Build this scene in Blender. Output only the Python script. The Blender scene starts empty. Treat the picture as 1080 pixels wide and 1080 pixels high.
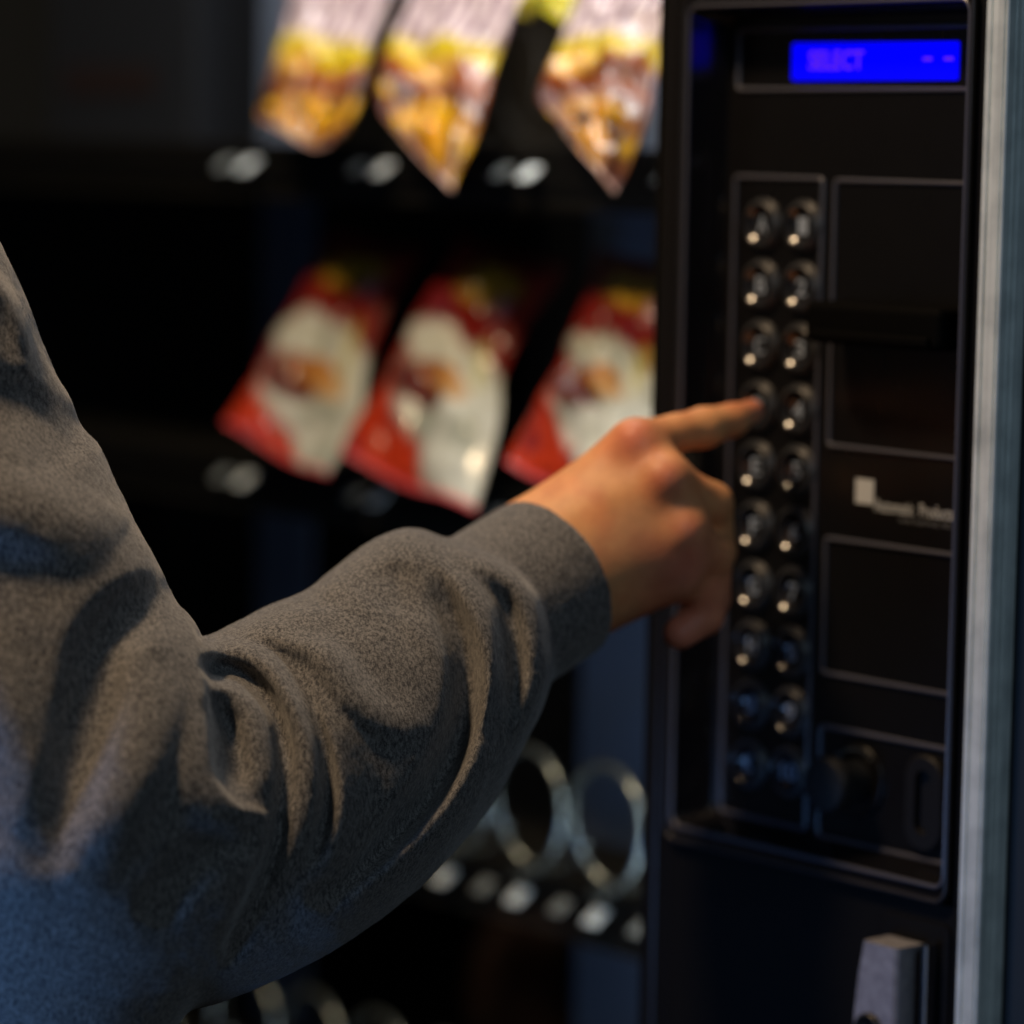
import bpy, bmesh, math, random
import numpy as np
from mathutils import Vector, Matrix, noise as mnoise
from math import radians, sin, cos, pi, sqrt

sc = bpy.context.scene
random.seed(4)

# ------------------------------------------------------------------ camera
# world: X along the front of the machine, Y into the machine, Z up, metres
FPX = 3670.0
TH, PIT, ROL = radians(40.5), radians(6.1), radians(1.0)
Fv = np.array([-cos(TH) * cos(PIT), sin(TH) * cos(PIT), -sin(PIT)])
R0 = np.array([sin(TH), cos(TH), 0.0])
U0 = np.cross(R0, Fv)
Rv = R0 * cos(ROL) + U0 * sin(ROL)
Uv = U0 * cos(ROL) - R0 * sin(ROL)
CAM = np.array([0.99821, -0.98199, 1.30457])


def ray(x, y):
    return Fv + Rv * (x - 540) / FPX + Uv * (540 - y) / FPX


def W(x, y, d):
    return CAM + ray(x, y) * d


def onY(x, y, Y):
    d = ray(x, y)
    return CAM + d * ((Y - CAM[1]) / d[1])


cd = bpy.data.cameras.new('camera')
cam = bpy.data.objects.new('camera', cd)
sc.collection.objects.link(cam)
M = Matrix(((Rv[0], Uv[0], -Fv[0], CAM[0]), (Rv[1], Uv[1], -Fv[1], CAM[1]), (Rv[2], Uv[2], -Fv[2], CAM[2]), (0, 0, 0, 1)))
cam.matrix_world = M
cd.sensor_width = 36
cd.lens = FPX / 1080 * 36
cd.clip_start = 0.05
cd.clip_end = 60
cd.dof.use_dof = True
cd.dof.focus_distance = 1.235
cd.dof.aperture_fstop = (cd.lens / 1000) / 0.031
cd.dof.aperture_blades = 0
sc.camera = cam

# ------------------------------------------------------------------ world, exposure
wd = bpy.data.worlds.new('World')
sc.world = wd
wd.use_nodes = True
wd.node_tree.nodes['Background'].inputs[0].default_value = (0.62, 0.74, 1.0, 1)
wd.node_tree.nodes['Background'].inputs[1].default_value = 0.0035
sc.view_settings.view_transform = 'Standard'
sc.view_settings.look = 'None'
sc.view_settings.exposure = 0
sc.view_settings.gamma = 1
sc.cycles.max_bounces = 8
sc.cycles.transparent_max_bounces = 12
sc.cycles.sample_clamp_indirect = 3
sc.cycles.caustics_reflective = False
sc.cycles.caustics_refractive = False


def area(name, loc, target, size, power, col, sy=None, spread=180, shape=None):
    l = bpy.data.lights.new(name, 'AREA')
    l.energy = power
    l.color = col
    l.size = size
    l.shape = shape or ('RECTANGLE' if sy else 'SQUARE')
    if sy:
        l.size_y = sy
    l.spread = radians(spread)
    o = bpy.data.objects.new(name, l)
    sc.collection.objects.link(o)
    o.location = loc
    o.rotation_euler = (Vector(target) - Vector(loc)).to_track_quat('-Z', 'Y').to_euler()
    return o


def off(base, r, u, f):
    return np.array(base) + Rv * r + Uv * u + Fv * f


HAND = W(600, 560, 1.34)
ELB = W(150, 850, 1.2)
# warm ceiling lamp, high and to the left of the arm, on the camera's side
area('ceiling_lamp', off(HAND, -0.55, 1.12, -0.42), HAND, 0.18, 13.8, (1.0, 0.70, 0.42), shape='DISK')
# added cool fills: one close to the elbow, one wide for panel edges
area('elbow_fill', off(ELB, -0.30, -0.19, -0.19), W(150, 920, 1.2), 0.12, 0.21, (0.18, 0.44, 1.0), spread=110)
area('cool_fill', off(ELB, -1.12, -0.42, -0.62), W(400, 700, 1.3), 0.40, 0.75, (0.24, 0.46, 1.0), sy=0.8, spread=90)
# fluorescent lamp in the head of the machine's door
tl = area('door_tube_light', (-0.27, 0.033, 1.66), (-0.27, 0.13, 1.10), 0.44, 2.15, (1.0, 0.96, 0.92), sy=0.02)
tl.rotation_euler = (0.20, 0, 0)
# second fluorescent lamp, vertical beside the window behind the control column
area('door_side_light', (-0.072, 0.040, 0.97), (-0.32, 0.115, 0.96), 0.02, 0.22, (0.86, 0.95, 1.0), sy=0.40)
# added cool light right of the camera, to brighten the trim
area('trim_fill', (1.6, -0.6, 1.9), (0.12, 0, 1.15), 0.5, 3.0, (0.62, 0.82, 1.0), sy=0.8)


# ------------------------------------------------------------------ materials
def mat(name, col, rough=0.5, metal=0.0, spec=0.5, **kw):
    m = bpy.data.materials.new(name)
    m.use_nodes = True
    b = m.node_tree.nodes['Principled BSDF']
    b.inputs['Base Color'].default_value = (*col, 1)
    b.inputs['Roughness'].default_value = rough
    b.inputs['Metallic'].default_value = metal
    b.inputs['Specular IOR Level'].default_value = spec
    for k, v in kw.items():
        b.inputs[k.replace('_', ' ')].default_value = v
    return m


def N(m, t, **kw):
    n = m.node_tree.nodes.new(t)
    for k, v in kw.items():
        setattr(n, k, v)
    return n


def L(m, a, ao, b, bi):
    m.node_tree.links.new(a.outputs[ao], b.inputs[bi])


def grime(m, scale=60, amount=0.12, bump=0.0):
    b = m.node_tree.nodes['Principled BSDF']
    tc = N(m, 'ShaderNodeTexCoord')
    nz = N(m, 'ShaderNodeTexNoise')
    nz.inputs['Scale'].default_value = scale
    nz.inputs['Detail'].default_value = 5
    L(m, tc, 'Object', nz, 'Vector')
    mr = N(m, 'ShaderNodeMapRange')
    r = b.inputs['Roughness'].default_value
    mr.inputs['To Min'].default_value = max(0.02, r - amount)
    mr.inputs['To Max'].default_value = min(1, r + amount)
    L(m, nz, 'Fac', mr, 'Value')
    L(m, mr, 'Result', b, 'Roughness')
    if bump:
        bp = N(m, 'ShaderNodeBump')
        bp.inputs['Strength'].default_value = bump
        bp.inputs['Distance'].default_value = 0.0004
        L(m, nz, 'Fac', bp, 'Height')
        L(m, bp, 'Normal', b, 'Normal')
    return m


m_door = grime(mat('black_painted_steel', (0.006, 0.006, 0.0065), 0.6, spec=0.10), 300, 0.06, 0.1)
m_bezel = grime(mat('black_moulded_plastic', (0.007, 0.007, 0.009), 0.09, spec=0.7), 90, 0.03)
m_floor = grime(mat('black_panel_film', (0.006, 0.006, 0.007), 0.30, spec=0.3), 80, 0.08)
m_ridge = grime(mat('edge_highlight_bead', (0.075, 0.080, 0.110), 0.30, spec=1.0), 80, 0.06)  # bluish edge highlight put into the bead colour
m_ridgedim = grime(mat('faint_edge_bead', (0.022, 0.022, 0.028), 0.34, spec=0.6), 80, 0.06)  # dimmer copy, with a fainter edge highlight in its colour
m_metal = grime(mat('bright_wire', (0.36, 0.43, 0.44), 0.26, 0.85), 120, 0.08)
m_wiredark = mat('dark_wire', (0.03, 0.03, 0.03), 0.5, 0.5)
m_tray = mat('black_tray_steel', (0.012, 0.012, 0.011), 0.7, spec=0.1)
m_cav = grime(mat('dark_cabinet_lining', (0.035, 0.034, 0.032), 0.8, spec=0.1), 30, 0.1)
m_reflect = mat('blue_grey_reflection', (0.11, 0.15, 0.24), 0.6)  # colour of the strips that stand in for a reflection
m_tag = mat('white_tag_card', (0.80, 0.92, 1.0), 0.25)
m_tagdim = mat('grey_tag_card', (0.20, 0.23, 0.24), 0.5)
m_tagink = mat('tag_ink', (0.02, 0.02, 0.03), 0.5)
m_rail = mat('black_rail', (0.004, 0.004, 0.004), 0.6, spec=0.1)
m_btn = grime(mat('button_black_gloss', (0.016, 0.018, 0.024), 0.16, spec=1.0), 150, 0.05)
m_btnring = grime(mat('button_ring', (0.035, 0.038, 0.045), 0.38, spec=0.8), 150, 0.06)
m_legend = mat('legend_print', (0.32, 0.40, 0.54), 0.5)
m_logo = mat('logo_print', (0.62, 0.66, 0.70), 0.5)
m_logodim = mat('logo_small_print', (0.16, 0.17, 0.19), 0.5)
m_knob = grime(mat('knob_plastic', (0.020, 0.021, 0.023), 0.5, spec=0.25), 200, 0.08)
m_slot = mat('slot_plastic', (0.009, 0.009, 0.010), 0.5, spec=0.25)
m_mouth = mat('note_mouth_plastic', (0.002, 0.002, 0.002), 0.7, spec=0.05)
m_lock = mat('cast_zinc', (0.30, 0.30, 0.33), 0.42, 0.35)
m_lockdark = mat('lock_cylinder', (0.05, 0.048, 0.045), 0.4, 0.8)
m_chrome = mat('chrome_strip', (0.6, 0.66, 0.75), 0.12, 1.0)
m_body = grime(mat('dark_blue_cabinet', (0.010, 0.014, 0.020), 0.5), 50, 0.1)


def lock_nodes():
    m = m_lock
    b = m.node_tree.nodes['Principled BSDF']
    tc = N(m, 'ShaderNodeTexCoord')
    nz = N(m, 'ShaderNodeTexNoise')
    nz.inputs['Scale'].default_value = 260
    nz.inputs['Detail'].default_value = 6
    L(m, tc, 'Object', nz, 'Vector')
    cr = N(m, 'ShaderNodeValToRGB')
    cr.color_ramp.elements[0].position = 0.3
    cr.color_ramp.elements[0].color = (0.26, 0.26, 0.30, 1)
    cr.color_ramp.elements[1].position = 0.75
    cr.color_ramp.elements[1].color = (0.42, 0.42, 0.47, 1)
    L(m, nz, 'Fac', cr, 'Fac')
    L(m, cr, 'Color', b, 'Base Color')


lock_nodes()


def alu_mat():
    m = mat('worn_aluminium', (0.42, 0.45, 0.44), 0.45, 0.25)
    b = m.node_tree.nodes['Principled BSDF']
    tc = N(m, 'ShaderNodeTexCoord')
    mp = N(m, 'ShaderNodeMapping')
    mp.inputs['Scale'].default_value = (900, 900, 7)
    L(m, tc, 'Object', mp, 'Vector')
    nz = N(m, 'ShaderNodeTexNoise')
    nz.inputs['Scale'].default_value = 1
    nz.inputs['Detail'].default_value = 6
    L(m, mp, 'Vector', nz, 'Vector')
    n2 = N(m, 'ShaderNodeTexNoise')
    n2.inputs['Scale'].default_value = 70
    n2.inputs['Detail'].default_value = 4
    L(m, tc, 'Object', n2, 'Vector')
    mx = N(m, 'ShaderNodeMath', operation='MULTIPLY')
    L(m, nz, 'Fac', mx, 0)
    L(m, n2, 'Fac', mx, 1)
    cr = N(m, 'ShaderNodeValToRGB')
    cr.color_ramp.elements[0].position = 0.12
    cr.color_ramp.elements[0].color = (0.52, 0.60, 0.61, 1)
    cr.color_ramp.elements[1].position = 0.34
    cr.color_ramp.elements[1].color = (0.82, 0.92, 0.92, 1)
    L(m, mx, 'Value', cr, 'Fac')
    L(m, cr, 'Color', b, 'Base Color')
    return m


m_alu = alu_mat()


def emis(name, col, s):
    m = bpy.data.materials.new(name)
    m.use_nodes = True
    b = m.node_tree.nodes['Principled BSDF']
    b.inputs['Base Color'].default_value = (0.001, 0.001, 0.002, 1)
    b.inputs['Specular IOR Level'].default_value = 0.1
    b.inputs['Emission Color'].default_value = (*col, 1)
    b.inputs['Emission Strength'].default_value = s
    return m


m_lcd = emis('lit_display', (0.0, 0.0, 1.0), 1.15)
m_lcdtext = emis('lit_display_text', (0.13, 0.02, 0.75), 1.0)
m_tube = emis('fluorescent_lamp', (1.0, 0.95, 0.9), 1.5)


def glass_mat():
    m = bpy.data.materials.new('window_glass')
    m.use_nodes = True
    nt = m.node_tree
    nt.nodes.remove(nt.nodes['Principled BSDF'])
    out = nt.nodes['Material Output']
    tr = N(m, 'ShaderNodeBsdfTransparent')
    tr.inputs[0].default_value = (0.97, 0.98, 0.98, 1)
    gl = N(m, 'ShaderNodeBsdfGlossy')
    gl.inputs['Roughness'].default_value = 0.03
    lw = N(m, 'ShaderNodeLayerWeight')
    lw.inputs['Blend'].default_value = 0.5
    pw = N(m, 'ShaderNodeMath', operation='POWER')
    pw.inputs[1].default_value = 5.0
    L(m, lw, 'Facing', pw, 0)
    fr = N(m, 'ShaderNodeMath', operation='MULTIPLY_ADD')
    fr.inputs[1].default_value = 0.5
    fr.inputs[2].default_value = 0.03
    L(m, pw, 0, fr, 0)
    mx = N(m, 'ShaderNodeMixShader')
    L(m, fr, 0, mx, 0)
    L(m, tr, 0, mx, 1)
    L(m, gl, 0, mx, 2)
    L(m, mx, 0, out, 0)
    return m


m_glass = glass_mat()


# ------------------------------------------------------------------ mesh helpers
def empty(name, loc, label=None, cat=None, group=None):
    o = bpy.data.objects.new(name, None)
    o.empty_display_size = 0.02
    sc.collection.objects.link(o)
    o.location = loc
    tag(o, label, cat, group)
    return o


def tag(o, label=None, cat=None, group=None, kind=None):
    for k, v in (('label', label), ('category', cat), ('group', group), ('kind', kind)):
        if v:
            o[k] = v
    return o


def wpos(p):
    v = Vector(p.location)
    while p.parent:
        p = p.parent
        v = v + Vector(p.location)
    return v


def link(name, me, m, parent=None, smooth=False):
    """parents never rotate; mesh data is given in world coordinates"""
    o = bpy.data.objects.new(name, me)
    sc.collection.objects.link(o)
    if m:
        me.materials.append(m)
    if smooth:
        me.polygons.foreach_set('use_smooth', [True] * len(me.polygons))
    if parent:
        o.parent = parent
        me.transform(Matrix.Translation(-wpos(parent)))
    return o


def bmobj(name, bm, m, parent=None, smooth=False):
    bmesh.ops.recalc_face_normals(bm, faces=bm.faces)
    me = bpy.data.meshes.new(name)
    bm.to_mesh(me)
    bm.free()
    return link(name, me, m, parent, smooth)


def box(bm, x0, x1, y0, y1, z0, z1, bev=0.0, seg=2):
    r = bmesh.ops.create_cube(bm, size=1)
    vs = r['verts']
    for v in vs:
        v.co = Vector((x0 + (v.co.x + .5) * (x1 - x0), y0 + (v.co.y + .5) * (y1 - y0), z0 + (v.co.z + .5) * (z1 - z0)))
    if bev:
        es = list({e for v in vs for e in v.link_edges})
        bmesh.ops.bevel(bm, geom=es, offset=bev, segments=seg, profile=0.5, affect='EDGES')


def boxobj(name, m, parent, *a, bev=0.0, seg=2):
    bm = bmesh.new()
    box(bm, *a, bev=bev, seg=seg)
    return bmobj(name, bm, m, parent)


def rr(x0, x1, z0, z1, r, n=6):
    r = max(1e-5, min(r, (x1 - x0) / 2 - 1e-5, (z1 - z0) / 2 - 1e-5))
    pts = []
    for cx, cz, a0 in ((x1 - r, z1 - r, 0), (x0 + r, z1 - r, 90), (x0 + r, z0 + r, 180), (x1 - r, z0 + r, 270)):
        for k in range(n + 1):
            a = radians(a0 + 90 * k / n)
            pts.append((cx + r * cos(a), cz + r * sin(a)))
    return pts


def loft(bm, loops, close_first=False, close_last=False, wrap=False):
    """loops: list of (list of (x,z), y)"""
    rows = [[bm.verts.new((x, y, z)) for x, z in pts] for pts, y in loops]
    n = len(rows[0])
    pairs = list(zip(rows, rows[1:])) + ([(rows[-1], rows[0])] if wrap else [])
    for a, b in pairs:
        for i in range(n):
            j = (i + 1) % n
            bm.faces.new((a[i], a[j], b[j], b[i]))
    if close_first:
        bm.faces.new(rows[0])
    if close_last:
        bm.faces.new(rows[-1])


def bead(name, m, parent, x0, x1, z0, z1, r, y, w=0.0021, h=0.0013):
    """raised rounded bead running round a rounded rectangle"""
    bm = bmesh.new()
    loops = []
    for k in range(6):
        a = pi * k / 5
        ins = w / 2 - cos(a) * w / 2
        loops.append((rr(x0 + ins, x1 - ins, z0 + ins, z1 - ins, max(r - ins, 0.0004)), y - sin(a) * h))
    loft(bm, loops, wrap=True)
    return bmobj(name, bm, m, parent, True)


def tube(bm, pts, r, seg=8, cap=True):
    pts = [Vector(p) for p in pts]
    rows = []
    t = (pts[1] - pts[0]).normalized()
    up = Vector((0, 0, 1)) if abs(t.z) < 0.9 else Vector((1, 0, 0))
    n = (up - t * up.dot(t)).normalized()
    for i, p in enumerate(pts):
        a = pts[max(i - 1, 0)]
        b = pts[min(i + 1, len(pts) - 1)]
        t = (b - a).normalized()
        n = (n - t * n.dot(t)).normalized()
        c = t.cross(n)
        rows.append([bm.verts.new(p + (n * cos(2 * pi * k / seg) + c * sin(2 * pi * k / seg)) * r) for k in range(seg)])
    for a, b in zip(rows, rows[1:]):
        for i in range(seg):
            j = (i + 1) % seg
            bm.faces.new((a[i], a[j], b[j], b[i]))
    if cap:
        bm.faces.new(rows[0])
        bm.faces.new(rows[-1])


def lathe(bm, cx, cz, prof, seg=40, close_last=True, close_first=False):
    """prof: (radius, y) list; axis along Y"""
    loft(bm, [([(cx + r * cos(2 * pi * k / seg), cz + r * sin(2 * pi * k / seg)) for k in range(seg)], y) for r, y in prof],
         close_first=close_first, close_last=close_last)


def text(name, body, m, parent, x0, x1, z0, z1, y, depth=0.0002, bold=0.0):
    """printed text standing in the XZ plane, filling x0..x1, z0..z1"""
    cu = bpy.data.curves.new(name, 'FONT')
    cu.body = body
    cu.size = 1
    cu.extrude = 0.001
    cu.offset = bold
    cu.resolution_u = 3
    o = bpy.data.objects.new(name, cu)
    me = bpy.data.meshes.new_from_object(o)
    bpy.data.objects.remove(o)
    bpy.data.curves.remove(cu)
    co = np.empty(len(me.vertices) * 3)
    me.vertices.foreach_get('co', co)
    co = co.reshape(-1, 3)
    mn, mx = co.min(0), co.max(0)
    out = np.empty_like(co)
    out[:, 0] = x0 + (co[:, 0] - mn[0]) / (mx[0] - mn[0]) * (x1 - x0)
    out[:, 2] = z0 + (co[:, 1] - mn[1]) / (mx[1] - mn[1]) * (z1 - z0)
    out[:, 1] = y - (co[:, 2] - mn[2]) / (mx[2] - mn[2]) * depth
    me.vertices.foreach_set('co', out.ravel())
    me.update()
    me.name = name
    return link(name, me, m, parent)


# ------------------------------------------------------------------ the machine
YF = 0.016      # floor of the recessed control panel
mach = empty('vending_machine', (-0.35, 0.3, 0.0), 'black vending machine with a glass front, lit blue display and tall keypad', 'vending machine')

# cabinet: dark sides, top, bottom and back round an open cavity
bm = bmesh.new()
box(bm, 0.1338, 0.150, 0.006, 0.80, 0.03, 1.83)
box(bm, -0.90, -0.88, 0.012, 0.80, 0.03, 1.83)
box(bm, -0.88, 0.1338, 0.78, 0.80, 0.03, 1.83)
box(bm, -0.88, 0.1338, 0.05, 0.78, 1.80, 1.83)
box(bm, -0.88, 0.1338, 0.05, 0.78, 0.03, 0.06)
for lx in (-0.86, 0.09):
    for ly in (0.08, 0.72):
        box(bm, lx, lx + 0.03, ly, ly + 0.03, 0.0, 0.03)
bmobj('cabinet', bm, m_body, mach)
# lining of the goods compartment
bm = bmesh.new()
box(bm, -0.865, -0.86, 0.05, 0.605, 0.40, 1.60)
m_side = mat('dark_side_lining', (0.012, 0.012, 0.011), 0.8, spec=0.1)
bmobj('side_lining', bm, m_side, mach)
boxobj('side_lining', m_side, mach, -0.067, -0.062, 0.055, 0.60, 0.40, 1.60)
boxobj('back_lining', m_cav, mach, -0.86, -0.062, 0.60, 0.605, 0.40, 1.60)
pa, pb_ = float(onY(274, 215, 0.20)[0]), float(onY(332, 215, 0.20)[0])
boxobj('reflection_strip', m_reflect, mach, pa, pb_, 0.20, 0.203, 0.40, 1.60, bev=0.0008)  # bluish strip in place of a reflection in the window glass
pa, pb_ = float(onY(612, 700, 0.20)[0]), float(onY(700, 700, 0.20)[0])
boxobj('reflection_strip', m_reflect, mach, pa, pb_, 0.20, 0.203, 0.40, 1.60, bev=0.0008)

# door: a black steel slab with a window opening on the left and the bezel hole on the right
BX0, BX1, BZ0, BZ1 = -0.0470, 0.1128, 1.0155, 1.3655
IX0, IX1, IZ0, IZ1 = -0.0415, 0.1098, 1.0230, 1.3590
bm = bmesh.new()
box(bm, -0.0640, BX0, 0, 0.022, 0.30, 1.70, bev=0.0012)
box(bm, BX1, 0.1214, 0, 0.022, BZ0, BZ1)
box(bm, BX0, 0.1214, 0.0, 0.022, 0.30, BZ0, bev=0.0008)
box(bm, BX0, 0.1214, 0.0, 0.022, BZ1, 1.70)
box(bm, -0.88, -0.0640, 0, 0.022, 1.695, 1.70)
box(bm, -0.88, -0.0640, 0, 0.022, 0.30, 0.46)
box(bm, -0.88, -0.85, 0, 0.022, 0.46, 1.695)
box(bm, -0.88, 0.1214, 0, 0.022, 0.05, 0.2995)
door = bmobj('door', bm, m_door, mach)
boxobj('window_pane', m_glass, mach, -0.85, -0.0642, 0.008, 0.012, 0.46, 1.695)
# thin seam strip along the door's inner edge
boxobj('edge_strip', m_ridgedim, mach, -0.0555, -0.0537, -0.0012, -0.0001, 0.30, 1.70, bev=0.0005)

# bezel: raised lip, stepped inner wall and recessed floor
bezel = empty('control_panel', (0, 0, 1.2))
bezel.parent = mach
bezel.location = Vector((0.034, 0, 1.19)) - wpos(mach)
bm = bmesh.new()


def R_(i, r):
    return rr(BX0 + i, BX1 - i, BZ0 + i, BZ1 - i, r, 8)


def I_(i, r):
    return rr(IX0 + i, IX1 - i, IZ0 + i, IZ1 - i, r, 8)


loft(bm, [(R_(0, 0.007), 0.001), (R_(0, 0.007), -0.0022), (R_(0.0003, 0.0068), -0.0030), (R_(0.0011, 0.0060), -0.0037),
          (R_(0.0021, 0.005), -0.0032), (I_(-0.0020, 0.0060), -0.0030), (I_(-0.0012, 0.0055), -0.0036), (I_(-0.0004, 0.0050), -0.0031),
          (I_(0, 0.0045), -0.0020), (I_(0.0032, 0.0045), YF - 0.0005), (I_(0.0036, 0.004), YF)])
bmobj('bezel', bm, m_bezel, bezel, True)
bead('bezel_outer_lip', m_ridgedim, bezel, BX0 + 0.0001, BX1 - 0.0001, BZ0, BZ1, 0.007, -0.0026, 0.0021, 0.0014)  # lips added to draw the bezel edges as light lines
bead('bezel_inner_lip', m_ridge, bezel, IX0 - 0.0019, IX1 + 0.0015, IZ0 - 0.0019, IZ1 + 0.0019, 0.006, -0.0026, 0.0019, 0.0013)
bm = bmesh.new()
box(bm, IX0 + 0.0034, IX1 - 0.0034, YF, YF + 0.003, IZ0 + 0.0034, IZ1 - 0.0034)
bmobj('panel_plate', bm, m_floor, bezel)

XR = 0.1045
# display
disp = empty('display', (0, 0, 0))
disp.parent = bezel
disp.location = Vector((0.035, YF, 1.339)) - wpos(bezel)
bead('display_frame', m_ridge, disp, -0.0335, XR, 1.3256, 1.3520, 0.003, YF)
bm = bmesh.new()
loft(bm, [(rr(-0.0012, 0.0882, 1.3303, 1.3451, 0.0009), YF - 0.0001), (rr(-0.0012, 0.0882, 1.3303, 1.3451, 0.0009), YF - 0.0008)], close_last=True)
bmobj('screen', bm, m_lcd, disp)
text('screen_text', 'SELECT', m_lcdtext, disp, 0.0085, 0.0385, 1.3345, 1.3420, YF - 0.0009, bold=0.012)
bm = bmesh.new()
box(bm, 0.0703, 0.0748, YF - 0.0011, YF - 0.0009, 1.3378, 1.3391)
box(bm, 0.0812, 0.0858, YF - 0.0011, YF - 0.0009, 1.3378, 1.3391)
bmobj('screen_dashes', bm, m_lcdtext, disp)

# keypad
bead('keypad_frame', m_ridge, bezel, -0.0335, 0.0186, 1.0268, 1.2924, 0.003, YF)
proto = None
left = ['A', 'B', 'C', 'D', 'E', 'F', 'G', 'H', 'J', 'K']
for c in range(2):
    for r in range(10):
        bx = (-0.0155, 0.0076)[c]
        bz = 1.2723 - 0.02467 * r
        if proto is None:
            bm = bmesh.new()
            # ring, rolled rim and a dished face
            prof = [(0.0106, 0), (0.0106, -0.0010), (0.0103, -0.0018), (0.0098, -0.0020), (0.0094, -0.0016),
                    (0.0092, -0.0024), (0.0088, -0.0032), (0.0082, -0.0035)]
            Rs = 0.0108
            a0 = math.asin(0.0082 / Rs)
            for k in range(1, 12):
                a = a0 * (1 - k / 12.0)
                prof.append((Rs * sin(a), -0.0035 + Rs * (cos(a) - cos(a0))))
            lathe(bm, bx, bz, [(q, YF + y) for q, y in prof], 36)
            b = bmobj('button', bm, m_btn, None, True)
            b.data.materials.append(m_btnring)
            for p_ in b.data.polygons:
                c_ = p_.center
                if math.hypot(c_.x - bx, c_.z - bz) > 0.0081:
                    p_.material_index = 1
            b.data.transform(Matrix.Translation((-bx, -YF, -bz)))
            proto = b
        else:
            b = proto.copy()
            sc.collection.objects.link(b)
        b.parent = bezel
        b.location = Vector((bx, YF, bz)) - wpos(bezel)
        s = str(r + 1) if c else left[r]
        w = 0.0026 if len(s) == 1 else 0.0044
        text('legend', s, m_legend, b, bx - w + 0.0002, bx + w + 0.0002, bz - 0.0034, bz + 0.0034, YF - 0.0012, bold=0.015)

# bill acceptor panel with its black mouth
bead('note_panel_frame', m_ridge, bezel, 0.0234, XR, 1.1842, 1.2920, 0.003, YF)
bm = bmesh.new()
box(bm, 0.030, 0.102, -0.006, YF - 0.0002, 1.2275, 1.2440, bev=0.003, seg=3)
box(bm, 0.036, 0.098, -0.0085, -0.0061, 1.2290, 1.2330, bev=0.001)
bmobj('note_slot', bm, m_mouth, bezel)
# maker's mark
mark = boxobj('maker_mark', m_logo, bezel, 0.0402, 0.0500, YF - 0.0004, YF - 0.0001, 1.1636, 1.1734)
text('mark_name', 'Automatic  Products', m_logo, mark, 0.0506, 0.0922, 1.1612, 1.1664, YF - 0.0001)
text('mark_subtitle', 'international, ltd.', m_logodim, mark, 0.0640, 0.0915, 1.1578, 1.1602, YF - 0.0001)
# blank panel
bead('blank_panel_frame', m_ridge, bezel, 0.0234, XR, 1.0923, 1.1490, 0.003, YF)
# coin panel
bead('coin_panel_frame', m_ridge, bezel, 0.0234, XR, 1.0255, 1.0728, 0.003, YF)
kn = empty('coin_return_knob', (0, 0, 0))
kn.parent = bezel
kn.location = Vector((0.0455, YF, 1.0525)) - wpos(bezel)
bm = bmesh.new()
lathe(bm, 0.0455, 1.0525, [(0.0150, YF - 0.0001), (0.0148, YF - 0.0014), (0.0138, YF - 0.0018), (0.0128, YF - 0.0012), (0.0105, YF - 0.0012)])
bmobj('dial_plate', bm, m_floor, kn, True)
bm = bmesh.new()
for k in range(9):
    a = radians(50 + 12 * k)
    c_ = Vector((0.0455 + 0.0120 * cos(a), YF - 0.0016, 1.0525 + 0.0120 * sin(a)))
    tube(bm, [c_, c_ + Vector((cos(a), 0, sin(a))) * 0.0017], 0.0005, 6)
bmobj('dial_marks', bm, m_logodim, kn)
bm = bmesh.new()
lathe(bm, 0.0455, 1.0525, [(0.0085, YF - 0.0012), (0.0085, YF - 0.012), (0.0112, YF - 0.014), (0.0114, YF - 0.0185), (0.0105, YF - 0.0200), (0.0096, YF - 0.0203)])
bmobj('knob', bm, m_knob, kn, True)
bm = bmesh.new()
loft(bm, [(rr(0.0735, 0.0935, 1.0300, 1.0685, 0.0095), YF - 0.0001), (rr(0.0735, 0.0935, 1.0300, 1.0685, 0.0095), YF - 0.0025),
          (rr(0.0745, 0.0925, 1.0310, 1.0675, 0.0085), YF - 0.0032), (rr(0.0795, 0.0875, 1.0370, 1.0625, 0.004), YF - 0.0032),
          (rr(0.0800, 0.0870, 1.0375, 1.0620, 0.0035), YF - 0.0005)], close_last=True)
bmobj('coin_slot', bm, m_slot, bezel, False)

# handle with lock below the panel
hd = empty('door_handle', (0, 0, 0))
hd.parent = mach
hd.location = Vector((0.092, 0, 0.975)) - wpos(mach)
bm = bmesh.new()
loft(bm, [(rr(0.0765, 0.1128, 0.905, 1.0075, 0.004), -0.0001), (rr(0.0765, 0.1128, 0.905, 1.0075, 0.004), -0.0012),
          (rr(0.0785, 0.1108, 0.908, 1.0055, 0.003), -0.0014)], close_last=True)
bmobj('recess_plate', bm, m_door, hd)
bm = bmesh.new()
# bar with a slightly bowed left side and chamfered top
prof = []
zs = [0.925, 0.940, 0.955, 0.970, 0.985, 0.9985]
lx = [0.0790, 0.0776, 0.0770, 0.0773, 0.0790, 0.0815]
rows = []
for z, x in zip(zs, lx):
    rows.append([bm.verts.new(v) for v in ((x, -0.0150, z), (x + 0.0012, -0.0168, z), (0.0985, -0.0168, z), (0.0998, -0.0156, z), (0.0998, -0.0015, z), (x, -0.0015, z))])
for a, b in zip(rows, rows[1:]):
    for i in range(6):
        j = (i + 1) % 6
        bm.faces.new((a[i], a[j], b[j], b[i]))
bm.faces.new(rows[0])
bm.faces.new(rows[-1])
bmesh.ops.bevel(bm, geom=[e for e in bm.edges if e.calc_face_angle(0) > 0.5], offset=0.0006, segments=2, affect='EDGES')
bmobj('grip', bm, m_lock, hd)
bm = bmesh.new()
lathe(bm, 0.0868, 0.9640, [(0.0068, -0.0165), (0.0068, -0.0185), (0.0060, -0.0192), (0.0052, -0.0188), (0.0050, -0.0180)], 32)
bmobj('lock_barrel', bm, m_lockdark, hd, True)
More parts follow.
